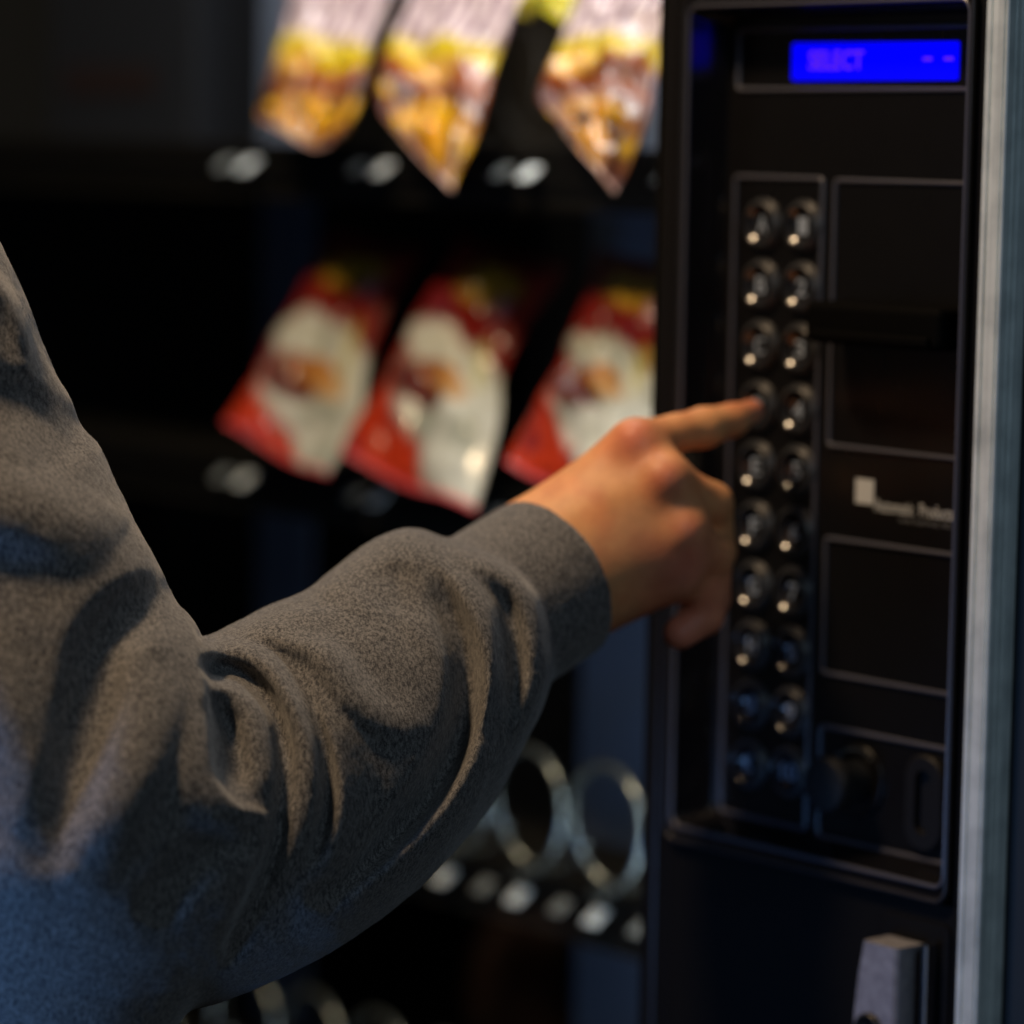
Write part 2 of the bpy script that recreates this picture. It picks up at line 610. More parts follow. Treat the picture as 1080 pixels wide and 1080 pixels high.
boxobj('side_strip', m_chrome, hd, 0.1052, 0.1078, -0.0090, -0.0016, 0.915, 1.0005, bev=0.0008)

# aluminium trim down the door's outer edge
bm = bmesh.new()
sec = [(0.1216, 0.022), (0.1216, -0.0062), (0.1221, -0.0070), (0.1243, -0.0070), (0.1247, -0.0061), (0.1252, -0.0061), (0.1256, -0.0073),
       (0.1312, -0.0076), (0.1316, -0.0068), (0.1320, -0.0068), (0.1324, -0.0078), (0.1331, -0.0078), (0.1335, -0.0071),
       (0.1335, -0.0040), (0.1332, -0.0037), (0.1332, -0.0032), (0.1335, -0.0029), (0.1335, -0.0004), (0.1341, 0.0002), (0.1341, 0.0014), (0.1335, 0.0018), (0.1335, 0.022)]
lo = [bm.verts.new((x, y, 0.05)) for x, y in sec]
hi = [bm.verts.new((x, y, 1.70)) for x, y in sec]
for i in range(len(sec)):
    j = (i + 1) % len(sec)
    bm.faces.new((lo[i], lo[j], hi[j], hi[i]))
bm.faces.new(lo)
bm.faces.new(hi)
bmobj('edge_trim', bm, m_alu, mach)

# shelves with rails, tags and wire coils
TY = 0.10


def helix(bm, cx, cz, r, y0, y1, pitch, wire, seg=22):
    n = int((y1 - y0) / pitch * seg)
    pts = [(cx + r * sin(2 * pi * i / seg), y0 + (y1 - y0) * i / n, cz - r * cos(2 * pi * i / seg)) for i in range(n + 1)]
    tube(bm, pts, wire, 7)


def tagpair(sh, x, z, w, dim, y=TY):
    bm = bmesh.new()
    box(bm, x - w, x + w, y - 0.0062, y - 0.0048, z - w * 2.0, z + w * 2.0, bev=0.0006)
    bmesh.ops.rotate(bm, verts=bm.verts, cent=(x, y - 0.0040, z), matrix=Matrix.Rotation(radians(-55), 3, 'X'))
    bmobj('price_tag', bm, m_tagdim if dim else m_tag, sh)


def shelf(z, cols, coil_r, pitch, coil_y0, tagw, dimoff, wire, wm, y1=0.50):
    s = empty('shelf', (0, 0, 0))
    s.parent = mach
    s.location = Vector((-0.46, 0.3, z)) - wpos(mach)
    bm = bmesh.new()
    box(bm, -0.855, -0.072, TY, 0.56, z - 0.002, z)
    box(bm, -0.855, -0.072, TY - 0.002, TY - 0.0001, z - 0.02, z + 0.009)
    bmobj('tray', bm, m_tray, s)
    boxobj('tag_rail', m_rail, s, -0.85, -0.074, TY - 0.0046, TY - 0.0022, z - 0.012, z + 0.007)
    for x in cols:
        tagpair(s, x, z - 0.002, tagw, False)
        tagpair(s, x - dimoff, z - 0.002, tagw * 0.9, True)
        bm = bmesh.new()
        helix(bm, x + 0.0, z + coil_r + 0.008, coil_r, coil_y0, y1, pitch, wire)
        bmobj('coil', bm, wm, s, True)
    return s


def cx(x, y, Y=TY - 0.006):
    return float(onY(x, y, Y)[0])


z1 = float(onY(407, 176, TY - .006)[2])
z2 = float(onY(402, 523, TY - .006)[2])
z3 = float(onY(550, 942, TY - .006)[2])
cA = [cx(265, 170), cx(407, 176), cx(562, 180), cx(562, 180) + 0.113]
cC = [cx(550, 942) + 0.0563 * k for k in (-3, -2, -1, 0, 1, 2)]
cD = [cx(550, 942) + 0.0563 * k for k in (-7, -6, -5, -4, -3, -2, -1, 0, 1, 2)]
shelf(z1 + .002, cA, 0.034, 0.05, 0.20, 0.0048, 0.0205, 0.0014, m_wiredark)
shelf(z2 + .002, cA, 0.034, 0.05, 0.20, 0.0048, 0.0205, 0.0014, m_wiredark)
shelf(z3 + .002, cC, 0.0300, 0.019, 0.088, 0.0048, 0.026, 0.0021, m_metal, y1=0.111)
shelf(z3 - 0.151, cD, 0.0300, 0.019, 0.088, 0.0048, 0.026, 0.0021, m_metal, y1=0.111)
# tube lamp in the door head
bm = bmesh.new()
tube(bm, [(-0.50, 0.036, 1.675), (-0.08, 0.036, 1.675)], 0.008, 14)
bmobj('tube_lamp', bm, m_tube, mach, True)
bm = bmesh.new()
tube(bm, [(-0.058, 0.040, 0.72), (-0.058, 0.040, 1.22)], 0.006, 14)
bmobj('tube_lamp', bm, m_tube, mach, True)


# ------------------------------------------------------------------ snack bags
def bag_material(name, rough):
    m = mat(name, (0.5, 0.5, 0.5), rough, 0.0, 0.15)
    b = m.node_tree.nodes['Principled BSDF']
    at = N(m, 'ShaderNodeVertexColor', layer_name='print')
    L(m, at, 'Color', b, 'Base Color')
    b.inputs['Coat Weight'].default_value = 0.5
    b.inputs['Coat Roughness'].default_value = 0.14
    return m


m_foil = bag_material('printed_foil', 0.30)


def sst(a, b, x):
    t = min(1, max(0, (x - a) / (b - a)))
    return t * t * (3 - 2 * t)


def mixc(a, b, t):
    return tuple(a[i] * (1 - t) + b[i] * t for i in range(3))


def ell(u, v, cu, cv, ru, rv, soft=0.25):
    return 1 - sst(1 - soft, 1 + soft, sqrt(((u - cu) / ru) ** 2 + ((v - cv) / rv) ** 2))


RED = (0.36, 0.018, 0.010)
WHITE = (0.72, 0.76, 0.70)


def paint_red(u, v, s):
    """red bag: yellow script near the top, white plate with brown food lower down (v 0 top, 1 bottom)"""
    c = mixc((0.22, 0.014, 0.010), (0.50, 0.040, 0.012), sst(0.35, 0.8, v))  # darker top: shade of the shelf above put into the red
    n = mnoise.noise(Vector((u * 7, v * 9, s * 3.1)))
    c = mixc(c, (0.16, 0.012, 0.03), sst(0.1, 0.6, n) * 0.8)
    c = mixc(c, (0.62, 0.44, 0.03), ell(u, v, 0.52, 0.17, 0.32, 0.065) * (0.65 + 0.35 * sin(u * 60)))
    c = mixc(c, (0.45, 0.22, 0.26), ell(u, v, 0.78, 0.22, 0.07, 0.035))
    nn_ = 0.05 * mnoise.noise(Vector((u * 3, v * 4, s * 2.7)))
    w = max(ell(u + nn_, v + nn_, 0.62, 0.60, 0.50, 0.23, 0.12), ell(u + nn_, v, 0.80, 0.84, 0.26, 0.22, 0.12), ell(u, v + nn_, 0.35, 0.42, 0.30, 0.09, 0.2))
    wc_ = mixc(WHITE, (0.42, 0.46, 0.40), sst(0.0, 0.45, mnoise.noise(Vector((u * 5, v * 6, s * 9.1)))))
    c = mixc(c, wc_, w)
    # a brown bowl of biscuits printed low on the left of the plate
    bu, bv = 0.40 + 0.05 * sin(s * 5), 0.60
    c = mixc(c, (0.13, 0.025, 0.02), ell(u, v, bu, bv, 0.30, 0.10, 0.2))
    c = mixc(c, (0.55, 0.24, 0.05), ell(u, v, bu + 0.16, bv - 0.055, 0.20, 0.055, 0.2))
    c = mixc(c, (0.62, 0.36, 0.14), ell(u, v, bu + 0.30, bv + 0.01, 0.13, 0.045, 0.25))
    c = mixc(c, (0.34, 0.10, 0.03), ell(u, v, bu - 0.02, bv - 0.075, 0.13, 0.03, 0.25))
    c = mixc(c, (0.55, 0.50, 0.10), ell(u, v, 0.84, 0.46, 0.05, 0.12) * 0.7)
    c = mixc(c, (0.70, 0.10, 0.12), sst(0.955, 0.975, v))
    return c


def paint_gold(u, v, s):
    n = mnoise.noise(Vector((u * 5, v * 7, s * 4.3)))
    n2 = mnoise.noise(Vector((u * 9, v * 11, s * 8.3)))
    c = mixc((0.70, 0.58, 0.62), (0.13, 0.07, 0.10), sst(-0.2, 0.8, sin(u * 52 + v * 14 + s)))
    c = mixc(c, (0.55, 0.42, 0.01), sst(0.33, 0.38, v + 0.06 * n))
    c = mixc(c, (0.26, 0.06, 0.008), sst(0.44, 0.48, v + 0.08 * n))
    c = mixc(c, (0.74, 0.44, 0.10), ell(u, v, 0.35 + 0.15 * sin(s * 4), 0.50, 0.24, 0.05))  # peach highlight of the foil, painted into the print
    c = mixc(c, (0.11, 0.028, 0.02), sst(0.56, 0.62, v + 0.06 * n))
    c = mixc(c, (0.62, 0.27, 0.003), ell(u + 0.1 * n, v, 0.50 + 0.12 * sin(s * 7), 0.80, 0.34, 0.13, 0.5))
    c = mixc(c, (0.05, 0.015, 0.012), sst(0.05, 0.35, n) * sst(0.45, 0.55, v) * 0.9)
    c = mixc(c, (0.72, 0.42, 0.01), sst(0.12, 0.35, n2) * sst(0.6, 0.7, v) * 0.8)
    c = mixc(c, (0.70, 0.45, 0.40), sst(0.96, 0.98, v))
    return c


def bag(rows, yb, yt, paint, seed, label, group, thick=0.022, crumple=1.0):
    """rows: (left pixel, right pixel) from the top edge to the bottom edge of a bag that leans back from yb to yt"""
    nu, nv = 36, 56
    k = len(rows) - 1
    grid = []
    for j in range(nv + 1):
        v = j / nv
        f = v * k
        i = min(int(f), k - 1)
        t = f - i
        # Catmull-Rom between the given rows
        def cr(side, ax):
            p = [rows[min(max(i + d, 0), k)][side][ax] for d in (-1, 0, 1, 2)]
            return 0.5 * (2 * p[1] + (p[2] - p[0]) * t + (2 * p[0] - 5 * p[1] + 4 * p[2] - p[3]) * t * t + (3 * p[1] - p[0] - 3 * p[2] + p[3]) * t ** 3)
        Y = yt + (yb - yt) * v
        wob = crumple * 4.5
        a = onY(cr(0, 0) + wob * mnoise.noise(Vector((v * 5, seed * 3.3, 1))), cr(0, 1), Y)
        b = onY(cr(1, 0) + wob * mnoise.noise(Vector((v * 5, seed * 3.3, 7))), cr(1, 1), Y)
        grid.append((a, b))
    A = np.array([g[0] for g in grid])
    B = np.array([g[1] for g in grid])
    nrm = np.cross(B[nv // 2] - A[nv // 2], A[0] - A[nv])
    nrm /= np.linalg.norm(nrm)
    if nrm[1] > 0:
        nrm = -nrm
    verts, cols, faces = [], [], []
    for side in (1, -1):
        for j in range(nv + 1):
            v = j / nv
            for i in range(nu + 1):
                u = i / nu
                bul = (max(0, sin(pi * u)) ** 0.6) * (max(0, sin(pi * min(1, max(0, (v - 0.04) / 0.92)))) ** 0.45)
                p = A[j] * (1 - u) + B[j] * u
                h = bul * thick * 0.5
                n1 = mnoise.noise(Vector((u * 4.5, v * 5.5, seed * 9.7 + side)))
                n2 = abs(mnoise.noise(Vector((u * 9 + n1 * 2, v * 8, seed * 5.3 + side))))
                h += crumple * bul * (0.006 * n1 - 0.010 * n2)
                if v < 0.04 or v > 0.96:
                    h = 0.0005 * sin(v * 900)
                h += 0.0003
                sag = 0.004 * sin(u * pi * 2 + seed) * (0.3 + v)
                p = p + nrm * (side * h + sag)
                verts.append(p)
                cols.append((*paint(u, v, seed), 1.0))
        o = 0 if side == 1 else (nu + 1) * (nv + 1)
        for j in range(nv):
            for i in range(nu):
                q = [o + j * (nu + 1) + i, o + j * (nu + 1) + i + 1, o + (j + 1) * (nu + 1) + i + 1, o + (j + 1) * (nu + 1) + i]
                faces.append(q if side == 1 else q[::-1])
    n0 = (nu + 1) * (nv + 1)

    def idx(j, i):
        return j * (nu + 1) + i
    for j in range(nv):
        for i in (0, nu):
            faces.append((idx(j, i), idx(j + 1, i), n0 + idx(j + 1, i), n0 + idx(j, i)))
    for i in range(nu):
        for j in (0, nv):
            faces.append((idx(j, i), idx(j, i + 1), n0 + idx(j, i + 1), n0 + idx(j, i)))
    cen = Vector(np.mean(verts, axis=0))
    me = bpy.data.meshes.new('snack_bag')
    me.from_pydata([Vector(p) - cen for p in verts], [], faces)
    ca = me.color_attributes.new('print', 'FLOAT_COLOR', 'POINT')
    ca.data.foreach_set('color', np.array(cols, dtype=np.float32).ravel())
    me.materials.append(m_foil)
    me.polygons.foreach_set('use_smooth', [True] * len(me.polygons))
    o = bpy.data.objects.new('snack_bag', me)
    o.location = cen
    sc.collection.objects.link(o)
    tag(o, label, 'snack bag', group)
    return o


GT, GR = 'gold snack bags on the upper shelf', 'red and white snack bags on the middle shelf'
bag([((322, -50), (432, -40)), ((300, 40), (396, 45)), ((284, 105), (384, 112)), ((278, 132), (352, 158))], 0.055, 0.125, paint_gold, 1.0,
    'yellow and orange snack bag on the upper shelf, beside the dark empty end', GT)
bag([((450, -50), (568, -40)), ((418, 40), (530, 52)), ((400, 95), (512, 128)), ((412, 130), (482, 208))], 0.055, 0.125, paint_gold, 2.0,
    'middle gold snack bag of the upper shelf, its pointed bottom hanging lowest', GT)
bag([((628, -50), (745, -40)), ((594, 40), (702, 48)), ((570, 100), (682, 128)), ((590, 132), (650, 205))], 0.055, 0.125, paint_gold, 3.0,
    'yellow and orange snack bag on the upper shelf, against the black control column', GT)
bag([((352, 246), (452, 262)), ((305, 335), (402, 350)), ((266, 412), (382, 440)), ((243, 452), (352, 508))], 0.068, 0.152, paint_red, 1.3,
    'red and white snack bag on the middle shelf, beside the dark empty end', GR)
bag([((486, 250), (604, 280)), ((442, 335), (540, 378)), ((402, 410), (528, 450)), ((364, 482), (505, 545))], 0.068, 0.152, paint_red, 2.3,
    'middle red and white snack bag, its corner hanging just above the sweatshirt cuff', GR)
bag([((632, 262), (745, 290)), ((604, 345), (708, 380)), ((570, 418), (690, 452)), ((532, 487), (672, 548))], 0.068, 0.152, paint_red, 3.3,
    'red and white snack bag partly hidden behind the pointing hand', GR)


def paint_yel(u, v, s):
    return mixc((0.55, 0.50, 0.02), (0.5, 0.25, 0.05), sst(0, 1, mnoise.noise(Vector((u * 5, v * 5, s)))))


bag([((560, -70), (622, -66)), ((550, -20), (606, -16)), ((546, 10), (592, 20))], 0.13, 0.16, paint_yel, 4.0,
    'small bright yellow snack bag edge showing between two gold bags at the top', None, 0.012)


# dim carton in the empty left column of the upper shelf
def carton():
    a = onY(15, -60, 0.22)
    b = onY(205, 128, 0.22)
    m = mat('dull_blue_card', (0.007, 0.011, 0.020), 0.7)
    o = empty('snack_box', ((a[0] + b[0]) / 2, 0.25, z1 + 0.002), 'dim blue-grey box with a dark red band, left end of upper shelf', 'box')
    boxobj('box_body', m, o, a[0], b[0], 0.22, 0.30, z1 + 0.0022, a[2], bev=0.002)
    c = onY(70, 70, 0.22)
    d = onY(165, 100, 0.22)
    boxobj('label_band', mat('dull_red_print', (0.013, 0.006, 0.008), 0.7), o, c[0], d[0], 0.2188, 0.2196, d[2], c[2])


carton()

# ------------------------------------------------------------------ implicit modelling (arm, hand, sleeve)


def seg_d(P, a, b, ra, rb):
    ab = b - a
    L2 = float(ab @ ab)
    pa = P - a
    t = np.clip((pa @ ab) / max(L2, 1e-12), 0, 1)
    q = pa - t[:, None] * ab
    return np.sqrt(np.einsum('ij,ij->i', q, q)) - (ra + (rb - ra) * t)


def smin(a, b, k):
    if k <= 0:
        return np.minimum(a, b)
    h = np.maximum(k - np.abs(a - b), 0) / k
    return np.minimum(a, b) - h * h * h * k / 6.0


def smax(a, b, k):
    return -smin(-a, -b, k)


def chain_d(P, pts, k=0.0):
    """pts: list of (xyz array, radius)"""
    d = None
    for (a, ra), (b, rb) in zip(pts, pts[1:]):
        e = seg_d(P, a, b, ra, rb)
        d = e if d is None else smin(d, e, k)
    return d


def pc(lst):
    """(px, py, depth, radius px) -> world points with metric radii"""
    return [(W(x, y, d), r * d / FPX) for x, y, d, r in lst]


def curve_pts(lst, n=5):
    """Catmull-Rom resample of tuples"""
    a = np.array(lst, float)
    out = []
    for i in range(len(a) - 1):
        p0, p1, p2, p3 = a[max(i - 1, 0)], a[i], a[i + 1], a[min(i + 2, len(a) - 1)]
        for s in range(n):
            t = s / n
            out.append(0.5 * (2 * p1 + (p2 - p0) * t + (2 * p0 - 5 * p1 + 4 * p2 - p3) * t * t + (3 * p1 - p0 - 3 * p2 + p3) * t ** 3))
    out.append(a[-1])
    return out


def polygonize(fn, lo, hi, h, block=6, band=1.25):
    """surface nets with a coarse pass that finds the blocks near the surface"""
    lo = np.array(lo, float)
    n = np.ceil((np.array(hi) - lo) / (h * block)).astype(int)
    H = h * block
    g = [lo[i] + H * (np.arange(n[i]) + 0.5) for i in range(3)]
    P = np.stack(np.meshgrid(*g, indexing='ij'), -1).reshape(-1, 3)
    c = fn(P).reshape(n)
    D = np.repeat(np.repeat(np.repeat(c, block, 0), block, 1), block, 2).astype(np.float32)
    near = np.argwhere(np.abs(c) < H * band)
    off3 = np.stack(np.meshgrid(*[np.arange(block)] * 3, indexing='ij'), -1).reshape(-1, 3)
    for s in range(0, len(near), 3000):
        idx = (near[s:s + 3000, None, :] * block + off3[None]).reshape(-1, 3)
        v = fn(lo + h * (idx + 0.5))
        D[idx[:, 0], idx[:, 1], idx[:, 2]] = v
    ins = D < 0
    S = D.shape
    cells = ins[:-1, :-1, :-1].astype(np.int8)
    cnt = np.zeros([s - 1 for s in S], np.int8)
    for dx in (0, 1):
        for dy in (0, 1):
            for dz in (0, 1):
                cnt += ins[dx:S[0] - 1 + dx, dy:S[1] - 1 + dy, dz:S[2] - 1 + dz]
    act = np.argwhere((cnt > 0) & (cnt < 8))
    num = np.zeros((len(act), 3))
    den = np.zeros(len(act))
    corners = [(a, b, c_) for a in (0, 1) for b in (0, 1) for c_ in (0, 1)]
    val = {k: D[act[:, 0] + k[0], act[:, 1] + k[1], act[:, 2] + k[2]] for k in corners}
    for k in corners:
        for ax in range(3):
            if k[ax] == 0:
                k2 = list(k)
                k2[ax] = 1
                k2 = tuple(k2)
                a, b = val[k], val[k2]
                m = (a < 0) != (b < 0)
                t = np.where(m, a / np.where(m, a - b, 1), 0)
                p = np.tile(np.array(k, float), (len(act), 1))
                p[:, ax] += t
                num += p * m[:, None]
                den += m
    V = lo + h * (act + num / den[:, None] + 0.5)
    ids = -np.ones([s - 1 for s in S], np.int64)
    ids[act[:, 0], act[:, 1], act[:, 2]] = np.arange(len(act))
    quads = []
    for ax in range(3):
        sl0 = [slice(None)] * 3
        sl1 = [slice(None)] * 3
        sl0[ax] = slice(0, -1)
        sl1[ax] = slice(1, None)
        A_, B_ = ins[tuple(sl0)], ins[tuple(sl1)]
        e = np.argwhere(A_ != B_)
        o1, o2 = [(1, 2), (2, 0), (0, 1)][ax]
        ok = (e[:, o1] > 0) & (e[:, o2] > 0) & (e[:, o1] < S[o1] - 1) & (e[:, o2] < S[o2] - 1)
        e = e[ok]

        def gid(d1, d2):
            q = e.copy()
            q[:, o1] -= d1
            q[:, o2] -= d2
            return ids[q[:, 0], q[:, 1], q[:, 2]]
        q = np.stack([gid(1, 1), gid(0, 1), gid(0, 0), gid(1, 0)], 1)
        fl = ~A_[tuple(e.T)]
        q[fl] = q[fl][:, ::-1]
        quads.append(q)
    Q = np.concatenate(quads)
    Q = Q[(Q >= 0).all(1)]
    return V, Q


def build_mesh(name, V, Q):
    me = bpy.data.meshes.new(name)
    me.vertices.add(len(V))
    me.vertices.foreach_set('co', V.astype(np.float32).ravel())
    me.loops.add(len(Q) * 4)
    me.loops.foreach_set('vertex_index', Q.ravel().astype(np.int32))
    me.polygons.add(len(Q))
    me.polygons.foreach_set('loop_start', np.arange(0, len(Q) * 4, 4, dtype=np.int32))
    me.polygons.foreach_set('loop_total', np.full(len(Q), 4, dtype=np.int32))
    me.update(calc_edges=True)
    me.validate()
    me.polygons.foreach_set('use_smooth', [True] * len(me.polygons))
    return me


def smooth_v(V, Q, it=3, lam=0.5):
    e = np.concatenate([Q[:, [0, 1]], Q[:, [1, 2]], Q[:, [2, 3]], Q[:, [3, 0]]])
    n = len(V)
    deg = np.bincount(e[:, 0], minlength=n) + np.bincount(e[:, 1], minlength=n)
    for i in range(it):
        for l_ in (lam, -lam * 0.9 if i % 2 else lam * 0.0):
            if l_ == 0:
                continue
            s = np.stack([np.bincount(e[:, 0], V[e[:, 1], a], n) + np.bincount(e[:, 1], V[e[:, 0], a], n) for a in range(3)], 1)
            V = V + l_ * (s / deg[:, None] - V)
    return V


def trace(fn, x, y, d0=1.0, d1=1.6):
    """depth at which the pixel ray first meets (or passes closest to) the surface"""
    d = ray(x, y)
    ln = np.linalg.norm(d)
    t = np.arange(d0, d1, 0.0015)
    P = CAM + d[None] * t[:, None]
    v = fn(P)
    i = np.argmax(v < 0.0005)
    if v[i] >= 0.0005:
        return t[np.argmin(v)], False
    return t[i], True


# ---- bare arm and hand
palm = [pc([(574, 572, 1.352, 50), (668, 474, 1.348, 28)]),
        pc([(572, 590, 1.347, 60), (700, 508, 1.341, 28)]),
        pc([(578, 602, 1.348, 62), (700, 535, 1.345, 30)]),
        pc([(584, 614, 1.347, 60), (716, 560, 1.342, 28)]),
        pc([(592, 622, 1.348, 52), (708, 585, 1.346, 29)]),
        pc([(600, 630, 1.350, 46), (706, 606, 1.350, 28)]),
        pc([(590, 600, 1.372, 48), (690, 540, 1.372, 34)])]
index = pc([(672, 468, 1.348, 25), (712, 457, 1.362, 20), (742, 451, 1.371, 21.5), (772, 443, 1.382, 17.5), (794, 433, 1.3935, 12.5)])
middle = pc([(700, 508, 1.339, 26), (752, 530, 1.356, 21), (758, 582, 1.372, 18), (740, 615, 1.376, 16)])
ring = pc([(718, 562, 1.340, 27), (752, 585, 1.352, 21), (752, 632, 1.364, 18), (728, 652, 1.366, 16)])
pinky = pc([(712, 608, 1.350, 24), (746, 622, 1.356, 20), (744, 650, 1.358, 19), (717, 668, 1.354, 18)])
thumb = pc([(600, 590, 1.375, 40), (670, 540, 1.395, 26), (722, 520, 1.396, 20), (752, 540, 1.392, 16)])
forearm_b = pc([(580, 606, 1.356, 62), (505, 652, 1.320, 66), (330, 800, 1.262, 100), (170, 890, 1.235, 120), (90, 830, 1.235, 130),
                (-60, 560, 1.235, 140), (-190, 330, 1.235, 150)])
palm.append(pc([(676, 482, 1.350, 29), (700, 530, 1.345, 30), (712, 580, 1.346, 30)]))
knuck = [(W(672, 466, 1.342), 21 * 1.335 / FPX), (W(701, 505, 1.334), 22 * 1.324 / FPX), (W(719, 560, 1.336), 22 * 1.325 / FPX), (W(712, 606, 1.345), 20 * 1.338 / FPX)]


def hand_fn(P):
    d = chain_d(P, palm[0])
    for c in palm[1:]:
        d = smin(d, chain_d(P, c), 0.016)
    fa = chain_d(P, forearm_b, 0.02)
    d = smin(d, fa, 0.012)
    for c in (index, middle, ring, pinky, thumb):
        d = smin(d, chain_d(P, c, 0.004), 0.0045)
    for p, r in knuck:
        d = smin(d, np.linalg.norm(P - p, axis=1) - r, 0.009)
    return d


allp = np.array([p for c in palm + [index, middle, ring, pinky, thumb, forearm_b] for p, r in c])
V, Q = polygonize(hand_fn, allp.min(0) - 0.06, allp.max(0) + 0.06, 0.0016)
V = smooth_v(V, Q, 3)


def skin_mat():
    m = mat('skin', (0.5, 0.28, 0.18), 0.5, spec=0.4)
    b = m.node_tree.nodes['Principled BSDF']
    b.inputs['Subsurface Weight'].default_value = 0.12
    b.inputs['Subsurface Radius'].default_value = (0.006, 0.0025, 0.0015)
    b.inputs['Subsurface Scale'].default_value = 1.0
    at = N(m, 'ShaderNodeVertexColor', layer_name='tone')
    tc = N(m, 'ShaderNodeTexCoord')
    nz = N(m, 'ShaderNodeTexNoise')
    nz.inputs['Scale'].default_value = 90
    nz.inputs['Detail'].default_value = 6
    L(m, tc, 'Object', nz, 'Vector')
    mx = N(m, 'ShaderNodeMixRGB', blend_type='MULTIPLY')
    mx.inputs[0].default_value = 1
    cr = N(m, 'ShaderNodeValToRGB')
    cr.color_ramp.elements[0].position = 0.3
    cr.color_ramp.elements[0].color = (0.80, 0.74, 0.74, 1)
    cr.color_ramp.elements[1].position = 0.7
    cr.color_ramp.elements[1].color = (1.0, 1.0, 1.0, 1)
    L(m, nz, 'Fac', cr, 'Fac')
    L(m, at, 'Color', mx, 1)
    L(m, cr, 'Color', mx, 2)
    nr = N(m, 'ShaderNodeTexNoise')
    nr.inputs['Scale'].default_value = 55
    nr.inputs['Detail'].default_value = 3
    L(m, tc, 'Object', nr, 'Vector')
    rr_ = N(m, 'ShaderNodeValToRGB')
    rr_.color_ramp.elements[0].position = 0.42
    rr_.color_ramp.elements[0].color = (1, 1, 1, 1)
    rr_.color_ramp.elements[1].position = 0.66
    rr_.color_ramp.elements[1].color = (0.97, 0.81, 0.80, 1)
    L(m, nr, 'Fac', rr_, 'Fac')
    mx2 = N(m, 'ShaderNodeMixRGB', blend_type='MULTIPLY')
    mx2.inputs[0].default_value = 1
    L(m, mx, 'Color', mx2, 1)
    L(m, rr_, 'Color', mx2, 2)
    L(m, mx2, 'Color', b, 'Base Color')
    n2 = N(m, 'ShaderNodeTexVoronoi')
    n2.inputs['Scale'].default_value = 900
    L(m, tc, 'Object', n2, 'Vector')
    bp = N(m, 'ShaderNodeBump')
    bp.inputs['Strength'].default_value = 0.25
    bp.inputs['Distance'].default_value = 0.0003
    L(m, n2, 'Distance', bp, 'Height')
    L(m, bp, 'Normal', b, 'Normal')
    return m


me = build_mesh('person', V, Q)
co = np.empty(len(me.vertices) * 3, np.float32)
me.vertices.foreach_get('co', co)
co = co.reshape(-1, 3)
tone = np.tile(np.array([0.86, 0.43, 0.18]), (len(co), 1))
red = np.zeros(len(co))
for p, r in [(W(668, 462, 1.33), .012), (W(706, 505, 1.32), .012), (W(734, 560, 1.32), .014), (W(728, 606, 1.33), .020), (W(716, 671, 1.35), .022),
             (W(798, 432, 1.395), .014), (W(745, 640, 1.36), .02)]:
    red = np.maximum(red, np.exp(-(np.linalg.norm(co - p, axis=1) / r) ** 2))
tone = tone * (1 - red[:, None]) + np.array([0.78, 0.27, 0.17]) * red[:, None]
ca = me.color_attributes.new('tone', 'FLOAT_COLOR', 'POINT')
ca.data.foreach_set('color', np.concatenate([tone, np.ones((len(co), 1))], 1).astype(np.float32).ravel())
person = bpy.data.objects.new('person', me)
me.materials.append(skin_mat())
sc.collection.objects.link(person)
pb = Vector(W(90, 830, 1.235))
me.transform(Matrix.Translation(-pb))
person.location = pb
tag(person, 'person in a grey sweatshirt reaching out to press a keypad button with the index finger', 'person')

# fingernail of the pressing finger
# ---- sweatshirt
fore = pc([(60, 905, 1.235, 168), (170, 888, 1.243, 164), (260, 852, 1.256, 160), (340, 804, 1.272, 148), (415, 742, 1.292, 128), (462, 694, 1.306, 104), (500, 660, 1.318, 84)])
upper = pc([(-260, 160, 1.235, 205), (-170, 390, 1.235, 200), (-82, 575, 1.232, 203), (8, 745, 1.222, 202), (82, 875, 1.214, 192), (58, 985, 1.222, 160)])
cuffA, cuffB = W(452, 690, 1.300), W(578, 612, 1.345)
cuffax = (cuffB - cuffA) / np.linalg.norm(cuffB - cuffA)


def base_fn(P):
    f = chain_d(P, fore, 0.03)
    u = chain_d(P, upper, 0.02)
    return smin(u, f, 0.006)


def cuff_fn(P):
    c = seg_d(P, cuffA, cuffB + cuffax * 0.02, 95 * 1.3 / FPX, 92 * 1.345 / FPX)
    c = smax(c, (P - cuffB) @ cuffax, 0.003)
    return c


# Folds of the cloth: relief of the sleeve surface, drawn as crest lines.
# Each: points (x, y, height mm), width of the outer flank, width of the inner flank (px); outer = right of the line's travel, seen from above
def zz(l):
    return [(200 + x * .4444, 500 + y * .4444, h) for x, y, h in l]


